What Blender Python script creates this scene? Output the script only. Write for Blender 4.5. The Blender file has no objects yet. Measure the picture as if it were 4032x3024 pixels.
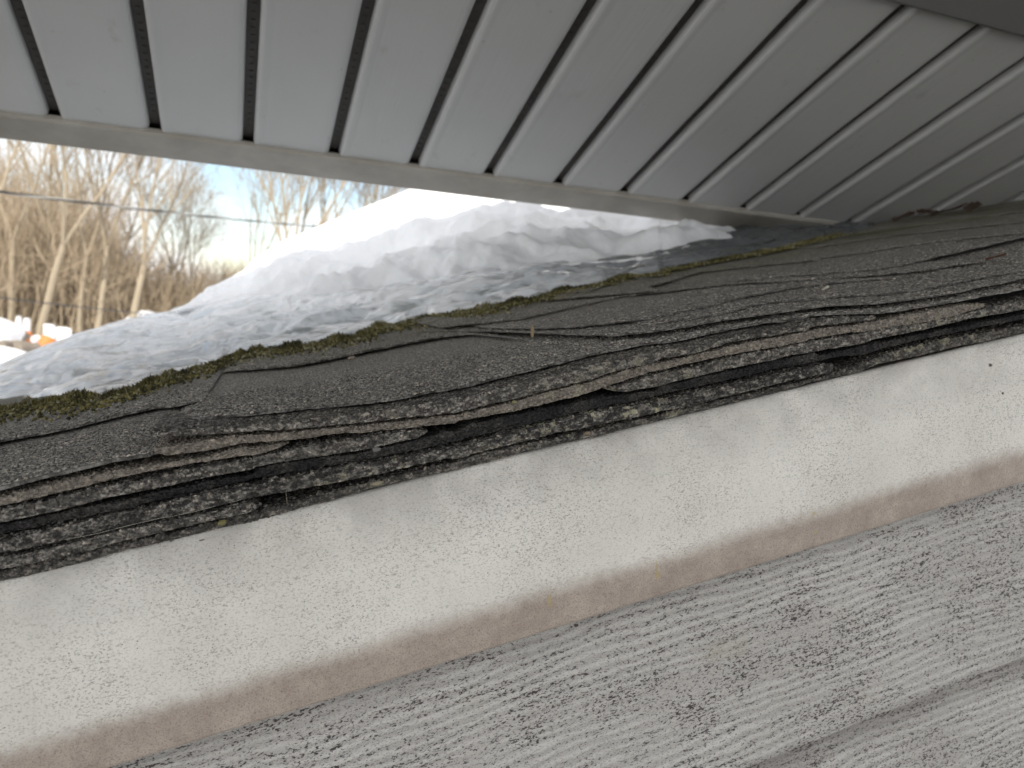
import bpy, math, random
import numpy as np
from mathutils import Matrix, Vector

# ------------------------------------------------------------------ frames
F = 3000.0                                   # focal length in photograph pixels
def nz(v):
    v = np.array(v, float); return v / np.linalg.norm(v)
D1 = nz((9984, -2112, 3000))                 # up the rake of the lower roof (camera axes: right, down, forward)
NU = nz((-.16, -1, -.1715)); NU = nz(NU - D1 * NU.dot(D1))   # roof normal
HH = nz(np.cross(D1, NU)); HH = HH if HH[2] > 0 else -HH     # level, away from the rake
UP = nz((.1089, -.99, -.0826))
YW = nz(HH - UP * HH.dot(UP)); XW = np.cross(YW, UP)
WR = np.array([XW, YW, UP])                  # camera axes -> world
HR = .0594                                   # camera height over the roof plane
DR = .3408                                   # distance to the rake plane
C0 = np.array((0, 0, 3.3))
def frame(cols, origin):
    m = Matrix.Identity(4)
    for j, c in enumerate(cols):
        for i in range(3): m[i][j] = c[i]
    for i in range(3): m[i][3] = origin[i]
    return m
O_ROOF = C0 - WR @ (NU * HR)
ROOF = frame((WR @ D1, WR @ HH, WR @ NU), O_ROOF)

# ------------------------------------------------------------------ camera, sky, sun
sc = bpy.context.scene
col = sc.collection
cam = bpy.data.cameras.new('camera'); camo = bpy.data.objects.new('camera', cam); col.objects.link(camo)
camo.matrix_world = frame((WR @ (1, 0, 0), WR @ (0, -1, 0), WR @ (0, 0, -1)), C0)
cam.sensor_width = 36; cam.lens = 36 * F / 4032; cam.clip_start = .01; cam.clip_end = 1500
cam.dof.use_dof = True; cam.dof.focus_distance = .37; cam.dof.aperture_fstop = 14
sc.camera = camo

SUN_EL, SUN_AZ = 36, 205                     # azimuth clockwise from +Y, where the sun stands
w = bpy.data.worlds.new('World'); sc.world = w; w.use_nodes = True
nt = w.node_tree; nt.nodes.clear()
out = nt.nodes.new('ShaderNodeOutputWorld'); bg = nt.nodes.new('ShaderNodeBackground')
sky = nt.nodes.new('ShaderNodeTexSky'); sky.sky_type = 'NISHITA'; sky.sun_disc = False
sky.sun_elevation = math.radians(SUN_EL); sky.sun_rotation = math.radians(SUN_AZ)
tc = nt.nodes.new('ShaderNodeTexCoord'); no = nt.nodes.new('ShaderNodeTexNoise')
mp = nt.nodes.new('ShaderNodeMapping'); mp.inputs['Location'].default_value = (.3, .1, .45)
mp.inputs['Scale'].default_value = (1, 1, 2.2)
no.inputs['Scale'].default_value = 3.4; no.inputs['Detail'].default_value = 6
rp = nt.nodes.new('ShaderNodeMapRange'); rp.inputs['From Min'].default_value = .33; rp.inputs['From Max'].default_value = .50
mx = nt.nodes.new('ShaderNodeMix'); mx.data_type = 'RGBA'
mx.inputs[7].default_value = (6.1, 6.05, 6.05, 1)
L = nt.links.new
GAP = Vector((0, 0, 0)) + Vector(tuple(float(q) for q in WR @ np.array(((1060 - 2016) / F, (800 - 1512) / F, 1.)))).normalized()
vd = nt.nodes.new('ShaderNodeVectorMath'); vd.operation = 'DISTANCE'; vd.inputs[1].default_value = GAP     # a break in the clouds
gm = nt.nodes.new('ShaderNodeMapRange'); gm.inputs['From Min'].default_value = .0; gm.inputs['From Max'].default_value = .16
gm.inputs['To Min'].default_value = -.25; gm.inputs['To Max'].default_value = 0
ad = nt.nodes.new('ShaderNodeMath'); ad.operation = 'ADD'
L(tc.outputs['Generated'], vd.inputs[0]); L(vd.outputs['Value'], gm.inputs[0]); L(gm.outputs[0], ad.inputs[0]); L(no.outputs[0], ad.inputs[1])
L(tc.outputs['Generated'], mp.inputs[0]); L(mp.outputs[0], no.inputs['Vector']); L(ad.outputs[0], rp.inputs[0])
L(rp.outputs[0], mx.inputs[0]); L(sky.outputs[0], mx.inputs[6]); L(mx.outputs[2], bg.inputs[0]); L(bg.outputs[0], out.inputs[0])
bg.inputs[1].default_value = .13
sun = bpy.data.lights.new('sun', 'SUN'); sun.energy = 3.5; sun.angle = math.radians(.5); sun.color = (1, .93, .82)
suno = bpy.data.objects.new('sun', sun); col.objects.link(suno)
e, a = math.radians(SUN_EL), math.radians(SUN_AZ)
sd = Vector((math.sin(a) * math.cos(e), math.cos(a) * math.cos(e), math.sin(e)))
suno.rotation_euler = sd.to_track_quat('Z', 'Y').to_euler()
sc.view_settings.view_transform = 'Standard'; sc.view_settings.look = 'None'
sc.view_settings.exposure = 0.64; sc.view_settings.gamma = 1.0

# ------------------------------------------------------------------ helpers
rng = np.random.default_rng(7); random.seed(5)
def ray(x, y): return np.array(((x - 2016) / F, (y - 1512) / F, 1.))
def loc(P): return np.array((P.dot(D1), P.dot(HH), P.dot(NU) + HR))      # camera axes -> roof coordinates
def at_v(x, y, v=DR):
    r = ray(x, y); return loc(r * v / HH.dot(r))
def smooth(a, b, x):
    t = np.clip((np.asarray(x, float) - a) / (b - a), 0, 1); return t * t * (3 - 2 * t)
_T = np.random.default_rng(3).random((64, 64, 64))
def vnoise(p):
    p = np.asarray(p, float); i = np.floor(p).astype(int); f = p - i; f = f * f * (3 - 2 * f); i &= 63; j = (i + 1) & 63
    x0, y0, z0 = i[..., 0], i[..., 1], i[..., 2]; x1, y1, z1 = j[..., 0], j[..., 1], j[..., 2]
    fx, fy, fz = f[..., 0], f[..., 1], f[..., 2]
    def lx(y, z): return _T[x0, y, z] * (1 - fx) + _T[x1, y, z] * fx
    return ((lx(y0, z0) * (1 - fy) + lx(y1, z0) * fy) * (1 - fz) + (lx(y0, z1) * (1 - fy) + lx(y1, z1) * fy) * fz) * 2 - 1
def fbm(p, o=3):
    s = 0; a = 1.; p = np.asarray(p, float)
    for _ in range(o): s = s + a * vnoise(p); p = p * 2.03 + 7.1; a *= .5
    return s
def v3(x, y, z): return np.stack(np.broadcast_arrays(np.asarray(x, float), y, z), -1)

CR = {'A': (0, 1500), 'B': (800, 1250), 'C': (1600, 1050), 'D': (2400, 900), 'E': (3032, 750)}
def pl(s):
    o = []
    for part in s.split(';'):
        part = part.strip(); ox, oy = CR[part[0]]
        for t in part[1:].split():
            x, y = t.split(','); o.append((ox + float(x) / 1.952, oy + float(y) / 1.952))
    return np.array(sorted(o))

class MB:                                      # mesh buffer
    def __init__(s): s.v = []; s.f = []; s.r = []; s.n = 0
    def add(s, v, f, r=None):
        v = np.asarray(v, float).reshape(-1, 3); f = np.asarray(f, int)
        s.v.append(v); s.f.append(f + s.n); s.n += len(v)
        s.r.append(np.full(len(v), -1.) if r is None else np.broadcast_to(np.asarray(r, float), (len(v),)))
    def grid(s, g, r=None, flip=False, closeu=False):
        g = np.asarray(g, float); m, n = g.shape[:2]; i = np.arange(m * n).reshape(m, n)
        if closeu: i = np.concatenate([i, i[:, :1]], 1)
        q = np.stack([i[:-1, :-1], i[1:, :-1], i[1:, 1:], i[:-1, 1:]], -1).reshape(-1, 4)
        if flip: q = q[:, ::-1]
        s.add(g, q, r)
    def box(s, lo, hi, bev=0):
        (x0, y0, z0), (x1, y1, z1) = lo, hi
        v = [(x0, y0, z0), (x1, y0, z0), (x1, y1, z0), (x0, y1, z0), (x0, y0, z1), (x1, y0, z1), (x1, y1, z1), (x0, y1, z1)]
        s.add(v, [(0, 3, 2, 1), (4, 5, 6, 7), (0, 1, 5, 4), (1, 2, 6, 5), (2, 3, 7, 6), (3, 0, 4, 7)])
    def tube(s, pts, rad, k=6, cap=True):
        pts = np.asarray(pts, float); rad = np.broadcast_to(rad, (len(pts),)); t = np.gradient(pts, axis=0)
        t /= np.linalg.norm(t, axis=1)[:, None] + 1e-12
        h = np.array((0, 0, 1.)) if abs(t[0][2]) < .8 else np.array((1., 0, 0))
        a = np.cross(t, h); a /= np.linalg.norm(a, axis=1)[:, None] + 1e-12; b = np.cross(t, a)
        th = np.arange(k) * 2 * math.pi / k
        g = pts[:, None] + rad[:, None, None] * (np.cos(th)[None, :, None] * a[:, None] + np.sin(th)[None, :, None] * b[:, None])
        s.grid(g, closeu=True)
        if cap:
            for ii, rv in ((0, 1), (len(pts) - 1, 0)):
                o = list(range(k)); o = o[::-1] if rv else o
                if k == 4: s.add(g[ii], [o])
                else:
                    c = g[ii].mean(0); s.add(np.vstack([g[ii], c]), [(o[q], o[(q + 1) % k], k, k) for q in range(k)])
    def lathe(s, prof, k=24, c=(0, 0, 0)):
        th = np.arange(k) * 2 * math.pi / k
        g = np.array([[(r * math.cos(q) + c[0], r * math.sin(q) + c[1], z + c[2]) for q in th] for r, z in prof])
        s.grid(g, closeu=True)
    def build(s, name, mat, parent=None, shade=False):
        me = bpy.data.meshes.new(name)
        V = np.vstack(s.v) if s.v else np.zeros((0, 3)); polys = []
        tot = []; idx = []
        for f in s.f:
            if f.shape[1] == 4:
                deg = f[:, 2] == f[:, 3]
                if deg.any():
                    a_, b_ = f[~deg], f[deg][:, :3]
                    for q in (a_, b_):
                        if len(q): idx.append(q.ravel()); tot.append(np.full(len(q), q.shape[1]))
                    continue
            idx.append(f.ravel()); tot.append(np.full(len(f), f.shape[1]))
        idx = np.concatenate(idx); tot = np.concatenate(tot); st = np.concatenate([[0], np.cumsum(tot)[:-1]])
        me.vertices.add(len(V)); me.vertices.foreach_set('co', V.astype(np.float32).ravel())
        me.loops.add(len(idx)); me.loops.foreach_set('vertex_index', idx.astype(np.int32))
        me.polygons.add(len(tot)); me.polygons.foreach_set('loop_start', st.astype(np.int32)); me.polygons.foreach_set('loop_total', tot.astype(np.int32))
        me.polygons.foreach_set('use_smooth', np.full(len(tot), bool(shade)))
        at = me.attributes.new('rnd', 'FLOAT', 'POINT'); at.data.foreach_set('value', np.concatenate(s.r).astype(np.float32))
        me.update(calc_edges=True); me.validate()
        me.materials.append(mat)
        o = bpy.data.objects.new(name, me); col.objects.link(o)
        if parent is not None: o.parent = parent
        return o
def tag(o, label=None, cat=None, group=None, kind=None):
    if label: o['label'] = label
    if cat: o['category'] = cat
    if group: o['group'] = group
    if kind: o['kind'] = kind
    return o
def empty(name, m, label, cat, group=None):
    o = bpy.data.objects.new(name, None); col.objects.link(o); o.matrix_world = m; o.empty_display_size = .05
    return tag(o, label, cat, group)

# icosahedron granules
ph = (1 + 5 ** .5) / 2
ICO = np.array([(-1, ph, 0), (1, ph, 0), (-1, -ph, 0), (1, -ph, 0), (0, -1, ph), (0, 1, ph), (0, -1, -ph), (0, 1, -ph), (ph, 0, -1), (ph, 0, 1), (-ph, 0, -1), (-ph, 0, 1)]) / 1.9
ICF = np.array([(0, 11, 5), (0, 5, 1), (0, 1, 7), (0, 7, 10), (0, 10, 11), (1, 5, 9), (5, 11, 4), (11, 10, 2), (10, 7, 6), (7, 1, 8), (3, 9, 4), (3, 4, 2), (3, 2, 6), (3, 6, 8), (3, 8, 9), (4, 9, 5), (2, 4, 11), (6, 2, 10), (8, 6, 7), (9, 8, 1)])
def granules(mb, P, size, flat=.75):
    k = len(P)
    if not k: return
    q = rng.normal(size=(k, 4)); q /= np.linalg.norm(q, axis=1)[:, None]; a, b, c, d = q.T
    R = np.stack([np.stack([1 - 2 * (c * c + d * d), 2 * (b * c - a * d), 2 * (b * d + a * c)], -1),
                  np.stack([2 * (b * c + a * d), 1 - 2 * (b * b + d * d), 2 * (c * d - a * b)], -1),
                  np.stack([2 * (b * d - a * c), 2 * (c * d + a * b), 1 - 2 * (b * b + c * c)], -1)], 1)
    sh = ICO[None] * rng.uniform(.65, 1.25, (k, 12, 1)) * rng.uniform(.7, 1.3, (k, 1, 3))
    V = np.einsum('kij,knj->kni', R, sh) * np.asarray(size).reshape(-1, 1, 1)
    V[..., 2] *= flat
    V += P[:, None]
    Fc = (ICF[None] + (np.arange(k) * 12)[:, None, None]).reshape(-1, 3)
    mb.add(V, Fc, np.repeat(rng.random(k), 12))

# ------------------------------------------------------------------ materials
class NT:
    def __init__(s, name):
        s.m = bpy.data.materials.new(name); s.m.use_nodes = True; s.t = s.m.node_tree; s.t.nodes.clear()
        s.o = s.n('OutputMaterial'); s.b = s.n('BsdfPrincipled'); s.l(s.b.outputs[0], s.o.inputs[0])
        s.co = s.n('TexCoord').outputs['Object']
    def n(s, k): return s.t.nodes.new('ShaderNode' + k)
    def l(s, a, b): s.t.links.new(a, b)
    def set(s, sock, v):
        if hasattr(v, 'links'): s.l(v, sock)
        else: sock.default_value = v
    def map(s, sc_=(1, 1, 1), lo=(0, 0, 0), rot=(0, 0, 0)):
        m = s.n('Mapping'); m.inputs['Scale'].default_value = sc_; m.inputs['Location'].default_value = lo; m.inputs['Rotation'].default_value = rot
        s.l(s.co, m.inputs[0]); return m.outputs[0]
    def noise(s, scale, detail=4, rough=.5, vec=None, out=0, dist=0):
        q = s.n('TexNoise'); q.inputs['Scale'].default_value = scale; q.inputs['Detail'].default_value = detail
        q.inputs['Roughness'].default_value = rough; q.inputs['Distortion'].default_value = dist
        s.l(vec or s.co, q.inputs['Vector']); return q.outputs[out]
    def vor(s, scale, vec=None, feat='F1', out='Distance'):
        q = s.n('TexVoronoi'); q.feature = feat; q.inputs['Scale'].default_value = scale; s.l(vec or s.co, q.inputs['Vector']); return q.outputs[out]
    def rng(s, x, a, b, c=0, d=1, sm=False):
        q = s.n('MapRange'); q.interpolation_type = 'SMOOTHSTEP' if sm else 'LINEAR'
        s.l(x, q.inputs[0])
        for i, vv in enumerate((a, b, c, d)): q.inputs[i + 1].default_value = vv
        return q.outputs[0]
    def ramp(s, x, stops):
        q = s.n('ValToRGB'); s.l(x, q.inputs[0]); els = q.color_ramp.elements
        while len(els) < len(stops): els.new(.5)
        for el, (p, c) in zip(els, stops): el.position = p; el.color = (*c, 1)
        return q.outputs[0]
    def mix(s, f, a, b, blend='MIX'):
        q = s.n('Mix'); q.data_type = 'RGBA'; q.blend_type = blend
        for sock, v in ((q.inputs[0], f), (q.inputs[6], a), (q.inputs[7], b)):
            if isinstance(v, tuple): v = (*v, 1) if len(v) == 3 else v
            s.set(sock, v)
        return q.outputs[2]
    def math(s, op, a, b=0., c=0.):
        q = s.n('Math'); q.operation = op
        for i, v in enumerate((a, b, c)): s.set(q.inputs[i], v)
        return q.outputs[0]
    def xyz(s, i):
        q = s.n('SeparateXYZ'); s.l(s.co, q.inputs[0]); return q.outputs[i]
    def attr(s, name):
        q = s.n('Attribute'); q.attribute_name = name; return q.outputs['Fac']
    def bump(s, h, dist, strength=1., prev=None):
        q = s.n('Bump'); q.inputs['Strength'].default_value = strength; q.inputs['Distance'].default_value = dist
        s.l(h, q.inputs['Height'])
        if prev: s.l(prev, q.inputs['Normal'])
        return q.outputs[0]
    def fin(s, color, rough=.8, normal=None, spec=.3, **kw):
        if isinstance(color, tuple): color = (*color, 1)
        s.set(s.b.inputs['Base Color'], color); s.set(s.b.inputs['Roughness'], rough)
        s.set(s.b.inputs['Specular IOR Level'], spec)
        if normal: s.l(normal, s.b.inputs['Normal'])
        for k, v in kw.items(): s.set(s.b.inputs[k.replace('_', ' ')], v)
        return s.m

def shingle_mat(name, dark=1., warm=0., lich=0., mossy=True, bitumen=False, tar=0.):
    t = NT(name)
    cell = t.vor(1000, out='Color'); sep = t.n('SeparateColor'); t.l(cell, sep.inputs[0]); rc = sep.outputs[0]
    a = t.attr('rnd'); isg = t.math('GREATER_THAN', a, -.5); h2 = t.vor(900)
    rv = t.mix(isg, rc, a)
    k = dark
    st = [(0, (.012 * k, .012 * k, .012 * k)), (.3, (.065 * k, .064 * k, .060 * k)), (.6, (.125 * k, .121 * k, .112 * k)), (.85, (.20 * k, .192 * k, .176 * k)), (.94, (.22 * k, .195 * k, .155 * k)), (1, (.34 * k, .31 * k, .27 * k))]
    c = t.ramp(rv, st)
    big = t.noise(22, 4)
    c = t.mix(t.rng(big, .35, .65, .15, .5), c, (.085 * k, .08 * k, .072 * k))
    if warm: c = t.mix(warm, c, (.33, .275, .215))
    dn = t.noise(60, 5)
    if bitumen: c = t.mix(t.rng(dn, .42, .62, .92, .25), c, (.012, .012, .013))
    if tar:
        tn = t.noise(420, 4, .65, t.map((.5, 1, 1))); c = t.mix(t.rng(tn, .45, .58, tar, 0), c, (.016, .015, .015))
    if lich:
        ln = t.noise(130, 4, .6); bd = t.noise(9, 2)
        c = t.mix(t.math('MULTIPLY', t.rng(ln, .55, .62, 0, lich), t.rng(bd, .45, .6)), c, (.42, .40, .29))
    if mossy:
        y = t.xyz(1); gm = t.math('MULTIPLY', t.rng(y, .52, .82, 0, 1), t.rng(t.noise(14, 4), .35, .62, .25, 1))
        c = t.mix(t.math('MULTIPLY', gm, .75), c, (.105, .100, .034))
    bp = t.bump(t.vor(520), .0022, 1.); bp = t.bump(t.noise(300, 3), .0006, .8, bp)
    return t.fin(c, .78, bp, .35)
M = {}
M['sh_top'] = shingle_mat('granule_surface', 2.65)
M['sh_dark'] = shingle_mat('dark_cut_edge', .6, bitumen=True, mossy=False)
M['sh_mid'] = shingle_mat('worn_cut_edge', 2.2, .08, .35, mossy=False, tar=.72)
M['sh_lich'] = shingle_mat('lichen_cut_edge', 1.95, .05, 1., mossy=False, tar=.88)
M['sh_tan'] = shingle_mat('tan_cut_edge', 1.9, .42, .3, mossy=False, tar=.3)
M['sh_low'] = shingle_mat('lowest_course', 1.45, .08, .5, mossy=False, tar=.7)
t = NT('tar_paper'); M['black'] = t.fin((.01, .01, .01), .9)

def spot(t, u, w_, ru, rw):
    x = t.math('DIVIDE', t.math('SUBTRACT', t.xyz(0), u), ru); z = t.math('DIVIDE', t.math('SUBTRACT', t.xyz(2), w_), rw)
    d = t.math('SQRT', t.math('ADD', t.math('MULTIPLY', x, x), t.math('MULTIPLY', z, z)))
    return t.rng(t.math('ADD', d, t.math('MULTIPLY', t.math('SUBTRACT', t.noise(330, 3), .5), 1.3)), .6, 1.1, 1, 0)
def white_board():
    t = NT('painted_aluminium')
    z = t.xyz(2)
    c = t.mix(t.rng(t.noise(17, 5, .6), .35, .65), (.67, .655, .605), (.76, .745, .695))
    # fine mildew speckle, denser in drifts
    drift = t.rng(t.noise(24, 4, .6), .38, .62, .45, 1)
    sp = t.noise(1500, 3, .65, t.map((.6, 1, 1))); c = t.mix(t.math('MULTIPLY', t.rng(sp, .53, .64, 0, .75), drift), c, (.20, .18, .155))
    sp = t.noise(700, 4, .7, t.map((.6, 1, 1), (4, 4, 4))); c = t.mix(t.math('MULTIPLY', t.rng(sp, .55, .66, 0, .4), drift), c, (.24, .22, .19))
    sp2 = t.vor(330); spn = t.noise(70, 3)
    c = t.mix(t.math('MULTIPLY', t.rng(sp2, .05, .12, .9, 0), t.rng(spn, .46, .56)), c, (.07, .055, .05))
    # brown runoff stain along the bottom lip: it has a soft ragged upper border
    wob = t.noise(16, 5, .6); fine = t.noise(190, 4, .7)
    edge = t.math('ADD', t.math('ADD', z, t.math('MULTIPLY', t.math('SUBTRACT', wob, .5), .010)), t.math('MULTIPLY', t.math('SUBTRACT', fine, .5), .009))
    s = t.rng(edge, -.1120, -.0985, 1, 0, True)
    br = t.mix(t.rng(t.noise(55, 6, .7), .3, .7), (.30, .24, .20), (.48, .41, .35))
    br = t.mix(t.rng(t.noise(1300, 3, .65), .50, .64, 0, .6), br, (.13, .10, .085))
    br = t.mix(t.rng(t.noise(900, 3, .65, t.map((1, 1, 1), (9, 1, 3))), .60, .70, 0, .6), br, (.46, .41, .35))
    c = t.mix(t.math('MULTIPLY', s, .93), c, br)
    for q in ((2165, 2370, .0012, .0040), (2590, 2265, .0014, .0034), (2585, 2235, .0009, .0040), (3200, 2020, .0018, .0014), (3215, 2095, .0018, .0012), (1180, 2870, .004, .0018)):
        P = at_v(q[0], q[1], .3370); c = t.mix(t.math('MULTIPLY', spot(t, P[0], P[2], q[2], q[3]), .55), c, (.44, .36, .15))
    for q in ((3930, 1440, .0016, .0012), (3960, 1550, .001, .0008), (790, 2148, .0013, .0004), (664, 2152, .0009, .0007)):
        P = at_v(q[0], q[1], .3370); c = t.mix(spot(t, P[0], P[2], q[2], q[3]), c, (.05, .03, .028))
    gr = t.noise(35, 4); c = t.mix(t.math('MULTIPLY', t.rng(z, -.070, -.038, 0, .55), t.rng(gr, .35, .6, .25, 1)), c, (.24, .225, .215))  # shingle shadow painted along the top edge, mottled with soft dirt
    bp = t.bump(t.noise(1100, 2), .0004, .8); bp = t.bump(t.noise(28, 3), .004, .5, bp)
    return t.fin(c, .5, bp, .35)
M['board'] = white_board()
def siding():
    t = NT('woodgrain_vinyl')
    z = t.xyz(2); x = t.xyz(0)
    # embossed grain: long ridges about 5 mm apart that wander and fork
    wander = t.noise(9, 3, .55, t.map((.5, 1, 1))); w2 = t.noise(50, 3, .6, t.map((.3, 1, 1)))
    ph_ = t.math('ADD', t.math('MULTIPLY', z, 1250.), t.math('ADD', t.math('MULTIPLY', wander, 24.), t.math('MULTIPLY', w2, 14.)))
    ridge = t.math('ADD', t.math('MULTIPLY', t.math('SINE', ph_), .5), .5)
    ridge = t.math('MULTIPLY', ridge, t.rng(t.noise(30, 3, .6, t.map((.4, 1, 1), (3, 0, 2))), .35, .62, .15, 1))
    c = t.mix(t.rng(t.noise(12, 4), .3, .7), (.53, .52, .49), (.61, .60, .57))
    c = t.mix(t.rng(ridge, .1, .8, .35, 0), c, (.22, .20, .19))
    for lw, wd_, st_ in ((-.138, .012, .30), (-.2600, .017, .55)):     # soil band under each lap, with the lap's shade painted in
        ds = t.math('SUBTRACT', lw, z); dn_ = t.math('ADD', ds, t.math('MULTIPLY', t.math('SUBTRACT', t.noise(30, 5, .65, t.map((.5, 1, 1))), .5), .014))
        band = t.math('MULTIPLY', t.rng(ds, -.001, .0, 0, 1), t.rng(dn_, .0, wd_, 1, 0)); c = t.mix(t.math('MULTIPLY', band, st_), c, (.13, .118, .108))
    fine = t.noise(1500, 3, .7, t.map((.5, 1, 1))); c = t.mix(t.rng(fine, .50, .64, 0, .55), c, (.13, .12, .112))
    specks = t.noise(1050, 4, .7, t.map((.42, 1, 1), (1, 7, 2)))
    clus = t.math('ADD', t.rng(ridge, .15, .75, .60, .12), t.rng(t.noise(65, 5, .65, t.map((.4, 1, 1))), .38, .62, .0, .75))
    thr = t.math('SUBTRACT', .645, t.math('MULTIPLY', clus, .105)); sm = t.rng(t.math('SUBTRACT', specks, thr), 0, .03)
    c = t.mix(t.math('MULTIPLY', sm, .93), c, (.028, .022, .022))
    c = t.mix(t.rng(t.noise(25, 3), .64, .72, 0, .22), c, (.33, .30, .19))
    bp = t.bump(ridge, .0009, .8); bp = t.bump(specks, .0009, .5, bp)
    return t.fin(c, .55, bp, .3)
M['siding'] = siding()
def soffit():
    t = NT('soffit_vinyl')
    c = t.mix(t.noise(9, 4), (.50, .505, .50), (.56, .565, .56))
    c = t.mix(t.rng(t.noise(19, 5, .7, t.map((1, .6, 1), (5, 2, 1))), .62, .74, 0, .3), c, (.22, .205, .18))
    c = t.mix(t.rng(t.vor(33), .02, .06, .5, 0), c, (.2, .18, .15))
    g = t.noise(260, 4, .6, t.map((1, .05, 1)))
    return t.fin(c, .55, t.bump(g, .0006, .5), .4)
M['soffit'] = soffit()
t = NT('groove_vinyl'); M['groove'] = t.fin(t.mix(t.noise(40), (.04, .036, .034), (.09, .082, .075)), .6)
t = NT('fascia_paint'); M['trim'] = NT('trim_paint').fin((.20, .20, .195), .5); M['fascia'] = t.fin(t.mix(t.rng(t.noise(14, 5, .6), .3, .7), (.29, .27, .235), (.40, .38, .34)), .5, t.bump(t.noise(90, 4), .0005, .5))
t = NT('roof_felt'); M['felt'] = t.fin(t.mix(t.vor(90, out='Color'), (.05, .05, .05), (.10, .095, .09)), .9)
def snow_mat(name, a, b, rough, bd, dirt=.2):
    t = NT(name)
    c = t.mix(t.noise(7, 4), a, b)
    c = t.mix(t.rng(t.noise(90, 5, .7), .64, .74, 0, dirt), c, (.38, .38, .38))
    bp = t.bump(t.noise(45, 5, .6), bd, .6); bp = t.bump(t.noise(400, 3), .0008, .6, bp)
    return t.fin(c, rough, bp, .3, Subsurface_Weight=.25, Subsurface_Radius=(.03, .035, .04), Subsurface_Scale=.5)
M['snow'] = snow_mat('snow', (.86, .88, .91), (.92, .93, .95), .65, .006, .1)
M['gsnow'] = snow_mat('ground_snow', (.84, .86, .89), (.90, .91, .93), .8, .05, 0)
def ice_mat():
    t = NT('wet_ice')
    m = t.map((.9, 1.1, 1), rot=(0, 0, -.35))
    n1 = t.noise(13, 3, .5, m, dist=1.0)
    c = t.mix(t.rng(n1, .38, .62), (.74, .79, .84), (.93, .95, .97))
    dk = t.noise(19, 4, .6, t.map((.8, 1.2, 1), (2, 5, 1)), dist=1.2)
    c = t.mix(t.rng(dk, .56, .66, 0, .75), c, (.27, .285, .28))
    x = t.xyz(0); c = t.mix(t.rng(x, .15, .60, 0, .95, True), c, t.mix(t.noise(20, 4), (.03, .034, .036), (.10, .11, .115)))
    bp = t.bump(n1, .02, .9); bp = t.bump(t.noise(160, 3, .5), .0012, .5, bp)
    return t.fin(c, t.rng(n1, .3, .7, .10, .28), bp, .5)
M['ice'] = ice_mat()
t = NT('moss'); am = t.attr('rnd'); M['moss'] = t.fin(t.ramp(am, [(0, (.022, .021, .012)), (.35, (.075, .070, .026)), (.65, (.155, .138, .045)), (.85, (.24, .205, .075)), (1, (.34, .33, .24))]), .85)
t = NT('blocker_dark'); M['asphalt'] = t.fin(t.mix(t.rng(t.noise(1.3, 5), .4, .6), (.05, .05, .05), (.085, .083, .08)), .6)  # dark tone of the added ground sheet that cuts snow bounce
def bark(name, a, b):
    t = NT(name); return t.fin(t.mix(t.noise(6, 5, .6, t.map((1, 1, .25))), a, b), .85, t.bump(t.noise(30, 3, .6, t.map((1, 1, .2))), .02, .6))
M['bark'] = bark('pale_bark', (.25, .205, .15), (.38, .325, .24))
M['twig'] = bark('twig_bark', (.26, .205, .145), (.38, .31, .22))
M['twig2'] = bark('grey_twig_bark', (.20, .175, .15), (.32, .28, .235))
t = NT('cable_black'); M['cable'] = t.fin((.05, .05, .048), .5)
t = NT('cable_alu'); M['alu'] = t.fin((.55, .54, .5), .4)
t = NT('orange_plastic'); M['orange'] = t.fin(t.mix(t.noise(5), (.55, .17, .05), (.68, .24, .07)), .5)
t = NT('white_plastic'); M['whitep'] = t.fin(t.mix(t.noise(5), (.72, .72, .76), (.82, .82, .85)), .4)
t = NT('weathered_timber'); M['timber'] = t.fin(t.mix(t.noise(5, 5, .6, t.map((.2, 1, 1))), (.16, .135, .11), (.30, .265, .22)), .85)

# ------------------------------------------------------------------ rake shingle layers (roof coordinates u, v, w)
US, UE = -.60, 1.0
def prof(s):
    P = np.array([at_v(x, y) for x, y in pl(s)]); o = np.argsort(P[:, 0]); return P[o, 0], P[o, 2]
def ext(u, pu, pw, e0, e1):
    r = np.interp(u, pu, pw)
    for m, i, e in ((u < pu[0], 0, e0), (u > pu[-1], -1, e1)):
        if e: r = np.where(m, pw[i] - .0 * (u - pu[i]), r)
    return r
W_S = "A 0,1560 400,1480 700,1400 1000,1320 1300,1255 1700,1155 1952,1115;B 700,1500 1000,1430 1300,1330 1600,1265 1950,1195;C 650,1520 900,1450 1150,1385 1500,1320 1700,1260 1950,1200;D 400,1490 700,1420 1000,1345 1300,1270 1600,1190 1950,1110;E 850,1350 1200,1275 1500,1205 1700,1165 1950,1105"
C1 = "B 0,905 300,880 600,865 900,835 1300,800 1950,730;C 400,1115 800,1025 1100,945 1400,870 1600,800 1950,710;D 300,1040 600,970 900,885 1200,830 1500,790"
C3 = "D 0,835 300,810 600,765 900,710 1200,670 1600,620;E 300,920 600,890 900,870 1200,835 1400,800 1700,740 1950,685"
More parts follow.
